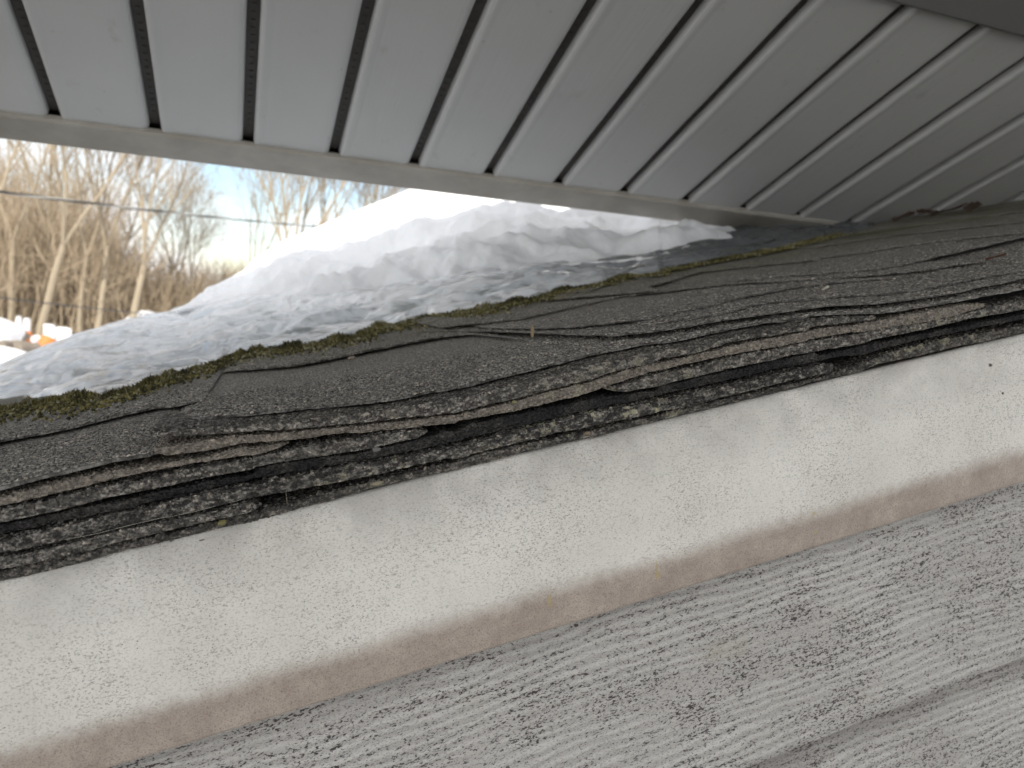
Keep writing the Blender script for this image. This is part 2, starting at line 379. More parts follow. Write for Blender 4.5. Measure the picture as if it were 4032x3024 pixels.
LAY = [  # (name material, T, B, start-inside, end-inside, v offset, granule size, depth back)
 ('sh_low', "A 0,1470 400,1370 700,1310 1000,1240 1300,1180 1600,1100 1952,1030;B 400,1500 800,1400 1300,1260 1950,1110;C 400,1490 800,1390 1300,1290 1700,1200 1950,1150;D 500,1400 1000,1290 1600,1150 1950,1050;E 900,1260 1300,1160 1700,1085 1950,1040", W_S, 0, 0, .0035, 1.15),
 ('sh_mid', "A 0,1340 350,1280 600,1215 900,1150 1300,1060 1700,980 1952,930;B 380,1390 450,1410", "A 0,1455 400,1365 750,1290 1000,1220 1300,1150 1600,1080 1952,1010;B 380,1495 450,1470", 0, 1, -.001, 1.0),
 ('sh_lich', "A 0,1210 400,1120 800,1030 1200,950 1600,840 1952,790;B 300,1290 600,1230 1000,1150 1400,1080 1950,990;C 300,1390 800,1260 1300,1140 1600,1080 1950,1020;D 300,1330 700,1240 1000,1180 1300,1110 1600,1040 1730,1035", "A 0,1325 400,1240 500,1215 900,1130 1200,1060 1500,1000 1952,890;B 500,1360 900,1290 1300,1215 1950,1085;C 300,1470 600,1410 900,1345 1100,1290 1500,1215 1950,1110;D 300,1430 600,1375 900,1290 1200,1220 1500,1145 1730,1090", 0, 1, -.0015, 1.2),
 ('sh_dark', "A 0,1112 500,1010 1000,905 1500,795 1952,710;B 400,1165 800,1090 1200,1040 1500,970 1800,900 1950,880;C 300,1260 500,1210 900,1120 1300,1040 1500,1000 1950,950;D 400,1210 700,1140 1000,1080 1300,1010 1600,950 1950,900;E 400,1265 800,1180 1200,1100 1600,1015 1950,950", "A 0,1198 500,1095 1000,985 1500,875 1952,765;B 500,1240 1000,1150 1500,1055 1950,965;C 500,1325 900,1230 1300,1130 1600,1070 1950,1000;D 400,1290 700,1220 1000,1155 1300,1085 1600,1035 1950,980;E 500,1290 900,1215 1300,1130 1700,1045 1950,1000", 0, 0, .002, .8),
 ('sh_mid', "A 0,975 300,920 700,820 1100,750 1500,660 1952,590;B 400,1060 650,1010 1000,950 1300,900 1650,855 1740,860", "A 0,1095 400,1010 800,905 1200,830 1500,760 1952,680;B 400,1150 700,1100 1000,1050 1300,1010 1500,965 1740,915", 0, 1, -.0005, 1.1),
 ('sh_mid', "C 1540,925 1750,880 1950,810;D 300,1130 600,1070 900,990 1200,930 1500,870 1950,800;E 800,1065 1200,1005 1500,940 1700,890 1950,840", "C 1540,965 1700,965 1950,925;D 300,1230 500,1180 800,1110 1100,1050 1400,980 1700,930 1950,890;E 800,1150 1200,1070 1500,1000 1950,920", 1, 0, .0003, 1.0),
 ('sh_tan', "A 0,880 400,780 800,690 1100,640 1500,590 1700,545 1952,505;B 300,985 660,950", "A 0,970 300,895 600,825 900,750 1200,690 1500,640 1952,575;B 300,1070 660,990", 0, 1, -.001, .8),
 ('sh_tan', "A 1150,505 1400,480 1600,440 1952,405;B 300,895 600,875 900,848 1300,812 1950,740;C 400,1128 800,1035 1100,955 1400,880 1600,815 1950,722;D 200,1060 500,1000 900,900 1200,840 1500,790 1700,750 1950,720;E 300,1070 600,1040 820,1000 1100,940 1400,880 1670,858", "A 1150,590 1400,560 1700,520 1952,480;B 300,970 600,950 800,930 1000,900 1300,880 1700,840 1950,815;C 400,1190 800,1120 1100,1050 1300,1000 1450,955 1950,805;D 300,1110 600,1040 900,975 1200,925 1500,870 1950,800;E 300,1150 600,1100 900,1060 1200,1010 1400,965 1670,888", 1, 1, -.001, .8),
 ('sh_mid', "A 1130,405 1300,375 1600,345 1952,315;B 400,800 800,760 1300,712 1600,665 1950,600;C 400,1005 900,880 1300,780 1500,725 1800,665 1950,625;D 300,950 600,900 900,840 1200,785 1500,742;E 300,992 600,964 825,960", "A 1130,432 1600,408 1952,383;" + C1 + ";E 300,1050 500,1030 825,992", 1, 1, -.002, .9),
]
roof = empty('shingle_roof', ROOF, 'worn grey asphalt shingle roof edge of many curled layers above the white rake board', 'roof')
def edge_layer(mat, T, B, s0, s1, vo, gs, name='shingle'):
    tu, tw = prof(T); bu, bw = prof(B)
    u0 = (max(tu[0], bu[0]) if s0 else US); u1 = (min(tu[-1], bu[-1]) if s1 else UE)
    u = np.arange(u0, u1, .0008); n_ = len(u)
    wt = np.interp(u, tu, tw); wb = np.interp(u, bu, bw)
    seed = rng.uniform(0, 50)
    fine = fbm(v3(u * 700, seed, 0), 2); med = fbm(v3(u * 160, seed, 3), 2)
    wt = wt + .00018 * fine + .0002 * med; wb = wb + .00014 * fbm(v3(u * 620, seed, 9), 2) + .00016 * fbm(v3(u * 140, seed, 5), 2)
    wt = wt - .0005; wb = wb + .0004
    mid = (wt + wb) / 2; th = np.maximum(wt - wb, .0006)
    tap = np.ones(n_)
    if s0: tap = tap * np.sqrt(np.clip((u - u0) / .006, .01, 1))
    if s1: tap = tap * np.sqrt(np.clip((u1 - u) / .005, .01, 1))
    wt = mid + th / 2 * tap; wb = mid - th / 2 * tap
    vb = DR + vo + .0004 * med + .0010 * fbm(v3(u * 40, seed, 8), 2) + (1 - tap) * .006
    rows = [v3(u, vb + .05, wb), v3(u, vb + .004, wb)]
    for k in np.linspace(0, 1, 7):
        wz = wb + (wt - wb) * k; bulge = -.0006 * math.sin(math.pi * k)
        rows.append(v3(u, vb + bulge + .0004 * fbm(v3(u * 900, k * 6 + seed, 1), 2), wz))
    for k in (.0008, .002, .0035, .005, .008, .012, .018, .03, .055):
        rows.append(v3(u, vb + k, wt + .00025 * fbm(v3(u * 800, k * 700 + seed, 4), 2) * (k < .04)))
    mb = MB(); mb.grid(np.stack(rows), flip=True)
    g = np.stack(rows)
    # loose granules on the face and on the lip
    L_ = u1 - u0; th_m = float(th.mean()); N = int(L_ * max(th_m, .001) / (.0011 ** 2) * .55)
    uu = rng.uniform(u0, u1, N); kk = rng.random(N)
    if mat == 'sh_dark': kk = kk ** .45
    else: kk = kk ** .75
    wv = np.interp(uu, u, wb) + (.10 + .86 * kk) * (np.interp(uu, u, wt) - np.interp(uu, u, wb))
    keep = fbm(v3(uu * 90, wv * 300, seed), 2) > (-.35 if mat != 'sh_dark' else .15)
    granules(mb, v3(uu, np.interp(uu, u, vb) - .0003, wv)[keep], rng.uniform(.0003, .00085, keep.sum()) * gs * (.65 + .5 * kk[keep]), 1)
    N = int(L_ * 2600); uu = rng.uniform(u0, u1, N); dv = rng.uniform(0, .016, N)
    granules(mb, v3(uu, np.interp(uu, u, vb) + dv, np.interp(uu, u, wt) + .0001), rng.uniform(.0004, .0011, N) * gs, .75)
    return mb.build(name, M[mat], roof)
lows = [edge_layer(m, T, B, a_, b_, vo, gs) for m, T, B, a_, b_, vo, gs in LAY]
tag(lows[0], 'lowest granule strip lying on the white board')
tag(lows[2], 'shingle edge with pale lichen and a blunt broken end')

# wavy top: height of the top shingle's underside at the rake
A2 = "A 0,830 300,750 600,680 900,610 1140,575"
gu, gw = [], []
for x, y in pl(A2): P = at_v(x, y); gu.append(P[0]); gw.append(P[2])
# follow the top of the uppermost edge layers with 0.8 mm clearance
t1u, t1w = prof(LAY[8][1]); t2u, t2w = prof('E 830,952 900,948 1100,920 1400,870 1600,835 1950,770')
for q in np.arange(t1u[0] + .012, t1u[-1], .012):
    h = np.interp(q, t1u, t1w)
    gu.append(q); gw.append(h + .0007)
for q in np.arange(t1u[-1], UE, .015):
    gu.append(q); gw.append(np.interp(q, t2u, t2w) + .0002)
gu, gw = np.array(gu), np.array(gw); o = np.argsort(gu); gu, gw = gu[o], gw[o]
uu_ = np.linspace(-1.2, 3.2, 4401); g_ = np.interp(uu_, gu, gw); kern = np.ones(21) / 21
g_ = np.convolve(np.pad(g_, 10, 'edge'), kern, 'valid')
aU = np.array([at_v(x, y)[0] for x, y in pl(A2)]); aW = np.array([at_v(x, y)[2] for x, y in pl(A2)])
def dec(v): return np.exp(-np.maximum(np.asarray(v) - DR, 0) / .16)
def warpL(u, v): return np.interp(u, aU, aW) * dec(v)
def warpR(u, v): return np.interp(np.maximum(u, -.048), gu, gw) * dec(v)
def warp(u, v): return np.interp(u, uu_, g_) * np.exp(-np.maximum(np.asarray(v) - DR, 0) / .16)
def on_roof(x, y, k, warp=None):
    warp = warp or globals()['warp']
    r = ray(x, y); du, dv, dw = D1.dot(r), HH.dot(r), NU.dot(r)
    lo, hi = .25 / dv, 6. / dv
    def f(t_): return HR + dw * t_ - (warp(du * t_, dv * t_) + k)
    for tt in np.linspace(lo, hi, 600):
        if f(tt) < 0: hi = tt; break
        lo = tt
    for _ in range(40):
        m_ = (lo + hi) / 2
        if f(m_) > 0: lo = m_
        else: hi = m_
    return np.array((du * hi, dv * hi, warp(du * hi, dv * hi) + k))

def top_sheet(poly, k, th, mat='sh_top', e0=True, e1=True, vback=.5, dens=1., name='shingle', vcap=.03, end_v=None, curl=.0008, pts=None, warp=None):
    warp = warp or globals()['warp']
    P = pts if pts is not None else np.array([on_roof(x, y, k) for x, y in poly])
    o_ = np.argsort(P[:, 0]); P = P[o_]; pu, pv = P[:, 0], P[:, 1]
    if e0: pu = np.r_[pu[0] - .6, pu]; pv = np.r_[pv[0] + .0, pv]
    if e1: pu = np.r_[pu, pu[-1] + 1.2]; pv = np.r_[pv, pv[-1]]
    u0, u1 = (max(pu[0], -.75) if e0 else pu[0]), (min(pu[-1], 1.6) if e1 else pu[-1])
    u = np.arange(u0, u1, .0012); seed = rng.uniform(0, 60)
    v0 = np.interp(u, pu, pv) + .0008 * fbm(v3(u * 350, seed, 2), 3) + .0012 * fbm(v3(u * 60, seed, 6), 2)
    tap = np.ones(len(u))
    if not e0: tap = tap * np.clip((u - u0) / .012, .0, 1) ** .6
    if not e1: tap = tap * np.clip((u1 - u) / .012, .0, 1) ** .6
    thk = th * tap
    cr = curl * tap * (.75 + .5 * fbm(v3(u * 12, seed, 1), 2))
    def lift(q): return cr * np.exp(-q / .014)
    v0 = np.maximum(v0, DR - .0035)
    rows = [v3(u, v0 + .03, warp(u, v0 + .03) + k), v3(u, v0 + .0015, warp(u, v0) + k + lift(0))]
    for q in np.linspace(0, 1, 4): rows.append(v3(u, v0 + .0002 * fbm(v3(u * 900, q * 9, seed), 1), warp(u, v0) + k + lift(0) + thk * q))
    nf = len(rows)
    d = np.concatenate([np.linspace(.0007, .05, 40), np.linspace(.055, vback, 40)])
    for q in d:
        vv = v0 + q
        rows.append(v3(u, vv, warp(u, vv) + k + thk + lift(q) + .0002 * fbm(v3(u * 500, vv * 500, seed), 2)))
    rnd = np.full((len(rows), len(u)), -1.); rnd[:nf - 1] = np.clip(.22 + .5 * fbm(v3(u * 300, seed, 3), 3)[None] * np.ones((nf - 1, 1)), .0, .5)
    mb = MB(); mb.grid(np.stack(rows), flip=True, r=rnd.ravel())
    Lr = u1 - u0
    if dens:
        a0, a1 = max(u0, -.30), min(u1, .62)
        N = int((a1 - a0) * 20000 * dens); qu = rng.uniform(a0, a1, N); qd = rng.random(N) ** 1.3 * .11
        qv = np.interp(qu, u, v0) + qd
        granules(mb, v3(qu, qv, warp(qu, qv) + k + np.interp(qu, u, thk) + np.interp(qu, u, cr) * np.exp(-(qv - np.interp(qu, u, v0)) / .014)), rng.uniform(.0004, .00105, N), .62)
    return mb.build(name, M[mat], roof)

def P_(s): return [tuple(q) for q in pl(s)]
# top shingle: at the rake on the left (A2), then set back along crack c2
left = [(at_v(x, y)[0], DR, 0) for x, y in pl(A2)]
c2 = np.array([on_roof(x, y, 0, warpR) for x, y in P_("A 1300,330;B 0,790 400,755 800,710 1300,665 1600,615 1950,545;C 400,940 900,820 1300,720 1500,670 1800,610;D 300,900 600,850 900,790 1200,730 1500,695")])
c2[:, 1] = np.clip(c2[:, 1], DR - .002, .42)
rt = [(u_, DR + .001, 0) for u_ in np.arange(c2[-1][0] + .03, UE + .5, .05)]
lft = top_sheet(None, -.0006, .0020, e0=False, e1=False, vback=.55, dens=1.6, curl=0, warp=warpL,
                pts=np.array([(-.9, DR, 0)] + left + [(left[-1][0] + .002, DR + .004, 0), (.06, DR + .03, 0)]))
main = top_sheet(None, 0, .0014, e0=False, e1=False, vback=.55, dens=1.6, curl=.0003, warp=warpR, pts=np.array([tuple(q) for q in c2] + rt))
tag(main, 'broad top shingle with coarse granules')
SH = [
 ("A -400,610 0,485 300,430 600,365 900,290 1200,220 1560,152", .0026, .0015, 1, 0, .5, .9),
 ("B 150,425 400,410 700,385 1000,330 1300,265 1600,205 1950,150;C 300,550 500,530 700,548 960,570", .0028, .0015, 0, 0, .45, .7),
 ("C 60,505 600,510 1000,520 1300,535 1600,545 1950,505;D 300,810 600,765 900,710 1200,668 1600,618;E 300,918 600,888 900,868 1200,833 1400,798 1700,738 1950,683", .0042, .0011, 0, 1, .4, .8),
 ("D 330,742 600,710 850,670 1100,600 1300,578 1500,560 1700,540;E 200,855 500,835 850,810 1100,780 1400,730 1700,670 1950,630", .0055, .0011, 0, 1, .4, .8),
 ("C 640,475 1000,482 1300,470 1700,430 1950,395;D 300,700 600,640 900,575 1100,530 1400,470 1700,430;E 460,725 700,705 1050,683", .0067, .0010, 0, 0, .4, .4),
 ("C 280,470 600,445 900,410 1200,340 1500,270 1650,240;D 600,480 900,440 1300,420 1600,400;E 300,690 600,675 900,650 1200,620 1500,575 1720,545", .0079, .0010, 0, 0, .4, .4),
 ("D 870,415 1100,400 1400,370 1700,350;E 400,655 800,620 1050,580 1300,520 1600,450 1950,370", .0091, .0010, 0, 1, .4, .3),
 ("C 1100,262 1400,238 1700,213 1950,195;D 300,460 700,345 1100,300 1300,280 1500,250;E 200,562 400,540 700,490 1000,440 1300,400 1950,340", .0103, .0010, 0, 1, .4, .2),
 ("C 1100,205 1400,200;D 100,400 500,330 900,255 1100,218 1400,165;E 400,440 700,390 1000,350 1300,320 1950,250", .0114, .0010, 0, 1, .35, .15),
 ("D 1000,225 1300,175 1600,115;E 400,385 800,330 1400,240 1950,170", .0125, .0010, 0, 1, .35, .1),
]
for s, k, th, e0, e1, vb, dn in SH:
    top_sheet(P_(s), k, th, e0=bool(e0), e1=bool(e1), vback=vb, dens=dn)
# deck under the shingles and the dark core seen through the gaps
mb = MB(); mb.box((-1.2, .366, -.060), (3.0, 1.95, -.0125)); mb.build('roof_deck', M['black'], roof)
uu = np.linspace(-1.2, 3.0, 300); vv = np.linspace(.40, 1.96, 120)
mb = MB(); U, V = np.meshgrid(uu, vv); mb.grid(v3(U, V, warp(U, V) * 1. - .0015 + .0006 * fbm(v3(U * 30, V * 30, 0), 2)), flip=True)
tag(mb.build('shingle_field', M['sh_top'], roof), None)

# ------------------------------------------------------------------ white rake board
def fix(w0, v): return HR + (w0 - HR) * v / DR
board = empty('rake_board', ROOF, 'white painted rake board with a brown stain along its bottom lip, under the shingles', 'trim board')
uu = np.linspace(-1.0, 1.6, 1301)
wu, ww = prof(W_S); ft = np.interp(uu, wu, ww)
prf = [(-.0345, .3490), (-.0352, .3460), (-.037, .3448), (-.042, .3436), (-.050, .3420), (-.060, .3400), (-.072, .3382), (-.085, .3368), (-.096, .3360), (-.103, .3357), (-.107, .3358), (-.110, .3362), (-.114, .3368), (-.120, .3376), (-.1262, .3384), (-.1270, .3388), (-.1272, .3402), (-.1265, .3425)]
rows = []
for w0, v in prf:
    am = .0016 * smooth(-.095, -.04, w0)
    dv = am * fbm(v3(uu * 9, w0 * 20, 3), 2)
    rows.append(v3(uu, v + dv, fix(w0, v) + .00015 * fbm(v3(uu * 60, 2, 2), 2)))
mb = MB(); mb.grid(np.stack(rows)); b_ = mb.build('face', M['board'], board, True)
mb = MB(); mb.box((-1.0, .3490, -.1255), (1.6, .366, -.0375)); mb.build('backing_board', M['timber'], board)

# ------------------------------------------------------------------ siding
wall = empty('siding_wall', ROOF, 'light grey wood-grain clapboard wall speckled with dark mildew, under the white rake board', 'wall')
def clap(w0, w1):
    uu = np.linspace(-1.0, 1.6, 1301); ks = np.linspace(0, 1, 60); rows = []
    for k in ks:
        w_ = w0 + (w1 - w0) * k; v = .3620 - .0200 * k
        gr = .00028 * fbm(v3(uu * 7, w_ * 190 + 2.0 * fbm(v3(uu * 5, w_ * 9, 1), 2), 4), 3)
        rows.append(v3(uu, v + gr, fix(w_, .3440) + 0 * uu))
    wob = .0005 * fbm(v3(uu * 12, w1 * 9, 0), 3)
    rows.append(v3(uu, .3412, fix(w1 - .0006, .3440) + wob)); rows.append(v3(uu, .3416, fix(w1 - .0018, .3440) + wob)); rows.append(v3(uu, .3435, fix(w1 - .0017, .3440) + wob)); rows.append(v3(uu, .3620, fix(w1 + .0060, .3440)))
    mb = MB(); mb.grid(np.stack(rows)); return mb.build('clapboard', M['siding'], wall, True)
w1 = -.2386
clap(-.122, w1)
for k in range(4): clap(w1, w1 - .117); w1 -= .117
mb = MB(); mb.box((-1.0, .3655, -3.6), (1.6, .3750, -.1262)); mb.build('wall_sheathing', M['siding'], wall)

# ------------------------------------------------------------------ soffit and fascia of the upper overhang
d2 = nz((0.93973272, 0.0335271, 0.34026218)); d3 = nz((-0.33712385, 0.25678935, 0.90576307)); d3 = nz(d3 - d2 * d3.dot(d2))
ns = np.cross(d3, d2); ns = ns if ns[1] < 0 else -ns       # up out of the soffit
rP = ray(3442, 899); PC = rP * ((.003 - HR) / NU.dot(rP))
OV = frame((WR @ d2, WR @ d3, WR @ ns), C0 + WR @ PC)
over = empty('roof_overhang', OV, 'grey vented vinyl soffit and narrow fascia of the upper roof, above the shingles', 'roof overhang')
# local x along the fascia, y away from the camera, z up; grooves measured at these x
s0 = 0.11342 - PC.dot(d2); pitch = .10894
def panel(x):
    w_ = pitch
    pr = [(0.000, .0130), (0.0105, .0130), (.0108, .0055), (.0116, .0018), (.0130, .0002), (.0160, -.0007), (.0190, -.0006), (.024, .0), (.045, .0003), (.075, .0), (.094, -.0002), (.0995, .0002), (.1035, .0020), (.1058, .0050), (.1066, .0132), (w_, .0132)]
    ys = np.linspace(-.447, -.004, 26)
    sag = .0008 * fbm(v3(ys * 4, x * 7, 1), 2)
    g = np.array([[(x + px_, y_, pz_ + sg) for y_, sg in zip(ys, sag)] for px_, pz_ in pr])
    mb = MB(); mb.grid(g, flip=False); o = mb.build('soffit_panel', M['soffit'], over)
    mb = MB(); mb.box((x - .0022, -.447, .0106), (x + .0104, -.004, .0116))
    for y_ in np.arange(-.44, -.02, .012): mb.box((x + .002, y_, .0095), (x + .0062, y_ + .005, .0105))
    mb.build('vent_groove', M['groove'], o)
for k in range(-7, 17): panel(s0 - .0045 + k * pitch)
fx0, fx1 = -2.15, .02
mb = MB()
pr = [(-.004, .004), (-.006, -.0035), (-.003, -.0058), (.0, -.0062), (.046, -.0062), (.0485, -.0055), (.0495, -.003), (.050, .0), (.050, .14)]
xs = np.linspace(fx0, fx1, 120)
mb.grid(np.array([[(x, y + .0006 * fbm(v3(x * 5, 0, 0)), z + .0007 * fbm(v3(x * 4, 3, 0))) for x in xs] for y, z in pr]), flip=True)
mb.grid(np.array([[(fx1, y, z) for y, z in pr], [(fx1, -.004 + (y + .004) * .98, .14) for y, z in pr]]))
mb.build('fascia', M['fascia'], over)
mb = MB(); pr = [(-.447, .02), (-.447, -.006), (-.451, -.0085), (-.95, -.0085), (-.95, .02)]
mb.grid(np.array([[(x, y, z) for x in np.linspace(-2.3, 2.2, 40)] for y, z in pr])); mb.build('trim_channel', M['trim'], over)
# the upper roof, carried unseen over the camera far enough to block the sun
mb = MB(); mb.box((-2.3, -2.9, .0235), (2.3, .049, .15)); mb.build('unseen_roof_slab', M['felt'], over)
mb = MB(); mb.box((-2.3, -2.9, -.004), (2.3, -.955, .0225)); mb.build('unseen_slab_underside', M['soffit'], over)

# ------------------------------------------------------------------ moss line, ice and snow
moss_px = P_("A -2540,850 -200,260 0,235 200,200 400,160 600,150 760,150 830,110 1000,80;B 0,390 100,370 200,310 400,270 600,240 850,215 1000,185 1200,140 1350,80 1480,70;C 150,390 400,370 600,340 720,300 900,265 1000,250 1130,205 1350,165 1500,140 1620,90 1800,80 1950,60;D 150,370 400,330 600,290 800,255 1000,220 1300,160;E 400,370 700,310")
mp3 = np.array([on_roof(x, y, np.interp(x, (0, 1400, 1760, 2150, 2500), (.0044, .0050, .0085, .0110, .0136))) for x, y in moss_px])
mlx = np.array([q[0] for q in moss_px]); mly = np.array([q[1] for q in moss_px])
def moss_at(x): return np.array([np.interp(x, mlx, mp3[:, i]) for i in range(3)])
mb = MB(); blades = 36000
xs = rng.uniform(-700, 3300, blades); den = fbm(v3(xs / 60, 0, 4), 3)
hgt = (.0024 + .0034 * smooth(-.2, .7, den)) * (1 - .65 * smooth(1700, 3000, xs))
base = np.array([moss_at(x) for x in xs]); back = rng.normal(0, 1, blades)
base[:, 1] += back * .0085 * (1 - .6 * smooth(1500, 2500, xs)) * (1 + 1.6 * (back < 0) * smooth(-.2, .6, fbm(v3(xs / 90, 7, 1), 2))); base[:, 2] += .0006
kp = (rng.random(blades) < .22 + .78 * smooth(-.35, .45, den))
base, hgt, xs = base[kp], hgt[kp], xs[kp]; n_ = len(base)
mound = np.exp(-(back[kp] / 1.1) ** 2) * hgt
an = rng.uniform(0, 6.28, n_); tilt = rng.uniform(.1, .9, n_)
dr = v3(np.cos(an) * tilt, np.sin(an) * tilt, 1); dr /= np.linalg.norm(dr, axis=1)[:, None]
sd_ = np.cross(dr, rng.normal(size=(n_, 3))); sd_ /= np.linalg.norm(sd_, axis=1)[:, None]
ln = rng.uniform(.0015, .0035, n_)[:, None]; wd = rng.uniform(.0003, .0007, n_)[:, None]
b0 = base + v3(0, 0, 1) * (mound * rng.random(n_))[:, None]
V = np.stack([b0 - sd_ * wd, b0 + sd_ * wd, b0 + dr * ln + sd_ * wd * .3, b0 + dr * ln - sd_ * wd * .3], 1)
mb.add(V.reshape(-1, 3), np.arange(n_ * 4).reshape(-1, 4), np.repeat(np.clip(rng.normal(.5, .25, n_) + .35 * fbm(v3(xs / 45, 2, 2), 2), 0, 1), 4))
N = 16000; gx = rng.uniform(-150, 3300, N); gb = np.array([moss_at(x) for x in gx]); bk = rng.normal(0, 1, N); gb[:, 1] += bk * .014 * (1 - .6 * smooth(1500, 2500, gx)) * (1 + 1.6 * (bk < 0))
gb[:, 2] += .0005 + .6 * np.exp(-bk ** 2) * .004 * (1 - .5 * smooth(1700, 3000, gx)) * smooth(-.5, .3, fbm(v3(gx / 60, 0, 4), 3)) * rng.random(N)
granules(mb, gb, rng.uniform(.0006, .0016, N), .9)
ms = mb.build('moss', M['moss']); ms.matrix_world = ROOF; tag(ms, 'line of olive green moss where the snow meets the shingles', 'moss', kind='stuff')

sil = np.array([(-1300, 1860), (-400, 1590), (-150, 1490), (78, 1397), (289, 1316), (422, 1274), (518, 1250), (651, 1229), (741, 1202), (777, 1165), (844, 1123), (952, 1069), (1025, 1003), (1115, 948), (1205, 912), (1390, 834), (1580, 758), (1681, 712), (1800, 660), (2000, 600), (2300, 600), (2700, 650), (3000, 720), (3300, 790), (3600, 830)], float)
brd = np.array([(-1300, 1800), (-400, 1530), (289, 1330), (518, 1262), (741, 1212), (900, 1185), (1200, 1170), (1450, 1150), (1643, 1125), (1833, 1087), (2149, 1049), (2402, 1028), (2620, 1008), (2700, 970), (2760, 955), (2880, 938), (2935, 895), (3000, 850)], float)
def loft(xs, ya, va, yb, vb, rows, sh=1., amp=None, seed=0):
    out_ = []
    for s in np.linspace(0, 1, rows):
        y = ya + (yb - ya) * (s ** sh if sh > 0 else s); v = va + (vb - va) * s
        P = np.array([at_v(x, yy, v_) for x, yy, v_ in zip(xs, y, v)]); out_.append(P)
    return np.array(out_)
# ice sheet: from the moss line up to (and under) the snow
xs = np.linspace(-1290, 3440, 520)
mo = np.array([moss_at(x) for x in xs]); ysil = np.interp(xs, sil[:, 0], sil[:, 1]); ybr = np.interp(xs, brd[:, 0], brd[:, 1])
myl = np.interp(xs, mlx, mly)
vs_sil = 1.18 + .50 * smooth(0, 1500, xs)
v_m = mo[:, 1] + .004
yend = np.where(xs < 760, ysil, np.minimum(ybr - 18, myl - 20))
yend = np.convolve(np.pad(yend, 12, 'edge'), np.ones(25) / 25, 'valid'); frac = np.clip((myl - yend) / np.maximum(myl - ysil, 1), .05, 1)
v_e = v_m + np.maximum(vs_sil - v_m, .1) * frac
I = []
for s in np.linspace(0, 1, 90):
    y = (myl - 3) + (yend - (myl - 3)) * s; v = v_m + (v_e - v_m) * s ** 1.15
    I.append([at_v(x, yy, vv) for x, yy, vv in zip(xs, y, v)])
I = np.array(I)
rip = fbm(v3(I[..., 0] * 22 + I[..., 1] * 9, I[..., 1] * 34, 2), 4) * .0062 + fbm(v3(I[..., 0] * 70, I[..., 1] * 90, 8), 2) * .0008
fade = (smooth(0, .06, np.linspace(0, 1, 90)) * (1 - .7 * smooth(.85, 1, np.linspace(0, 1, 90))))[:, None]
I[..., 2] += rip * fade
bk_ = I[-1].copy(); bk1 = bk_.copy(); bk1[:, 1] += .05; bk1[:, 2] -= .006; bk2 = bk_.copy(); bk2[:, 1] += .13; bk2[:, 2] = -.03
I = np.concatenate([I, bk1[None], bk2[None]])
fr = I[0].copy(); fr[:, 2] = mo[:, 2] - .004; fr[:, 1] += .001
I = np.concatenate([fr[None], I])
mb = MB(); mb.grid(I, flip=True)
ice = mb.build('ice_sheet', M['ice'], None, True); ice.matrix_world = ROOF
tag(ice, 'rippled wet ice sheet on the roof between the moss line and the snow bank', 'ice', kind='structure')
# snow bank
xs = np.linspace(700, 3600, 430)
ya = np.interp(xs, brd[:, 0], brd[:, 1]); ya = np.where(xs > 3000, 850 + (xs - 3000) * 0, ya)
yb = np.interp(xs, sil[:, 0], sil[:, 1]); yb = np.minimum(yb, ya - 6)
mo_v = np.array([moss_at(min(x, 3300)) for x in xs])[:, 1] + .004; myl = np.interp(xs, mlx, mly)
vs_sil = 1.18 + .50 * smooth(0, 1500, xs)
fr0 = np.clip((myl - ya) / np.maximum(myl - yb, 1), 0, 1)
va = mo_v + (vs_sil - mo_v) * fr0; va = np.minimum(va, 1.32)
vb = np.maximum(vs_sil, va + .03)
S = []; rows = 150
for s in np.linspace(0, 1, rows):
    y = ya + (yb - ya) * s; v = va + (vb - va) * s
    S.append([at_v(x, yy, vv) for x, yy, vv in zip(xs, y, v)])
S = np.array(S); sv = np.linspace(0, 1, rows)[:, None]
U_, V_ = S[..., 0], S[..., 1]
bil = np.sqrt(fbm(v3(U_ * 7.5 + .3 * V_, V_ * 9, 5), 2) ** 2 + .02); lump = .050 * (.45 - bil) * smooth(700, 1300, xs)[None] + .010 * fbm(v3(U_ * 25, V_ * 25, 3), 3)
S[..., 2] += lump * (smooth(0, .12, sv) * (1 - smooth(.80, 1, sv))) + .0035 * fbm(v3(U_ * 40, V_ * 30, 9), 2) * smooth(0, .03, sv) * (1 - smooth(.9, 1, sv))
lpf = smooth(540, 1000, xs); lip = S[0].copy(); lip[:, 2] -= .001 + .006 * lpf; lip[:, 1] += .006; lip2 = lip.copy(); lip2[:, 1] += .06; lip2[:, 2] -= .015
b1 = S[-1].copy(); b1[:, 1] += .05; b1[:, 2] -= .004; b2 = S[-1].copy(); b2[:, 1] += .15; b2[:, 2] -= .04; b3 = b2.copy(); b3[:, 1] += .1; b3[:, 2] = -.04
S = np.concatenate([lip2[None], lip[None], S, b1[None], b2[None], b3[None]])
mb = MB(); mb.grid(S, flip=True)
sn = mb.build('snow_bank', M['snow'], None, True); sn.matrix_world = ROOF
tag(sn, 'thick lumpy snow bank on the roof, going under the upper fascia', 'snow', kind='structure')

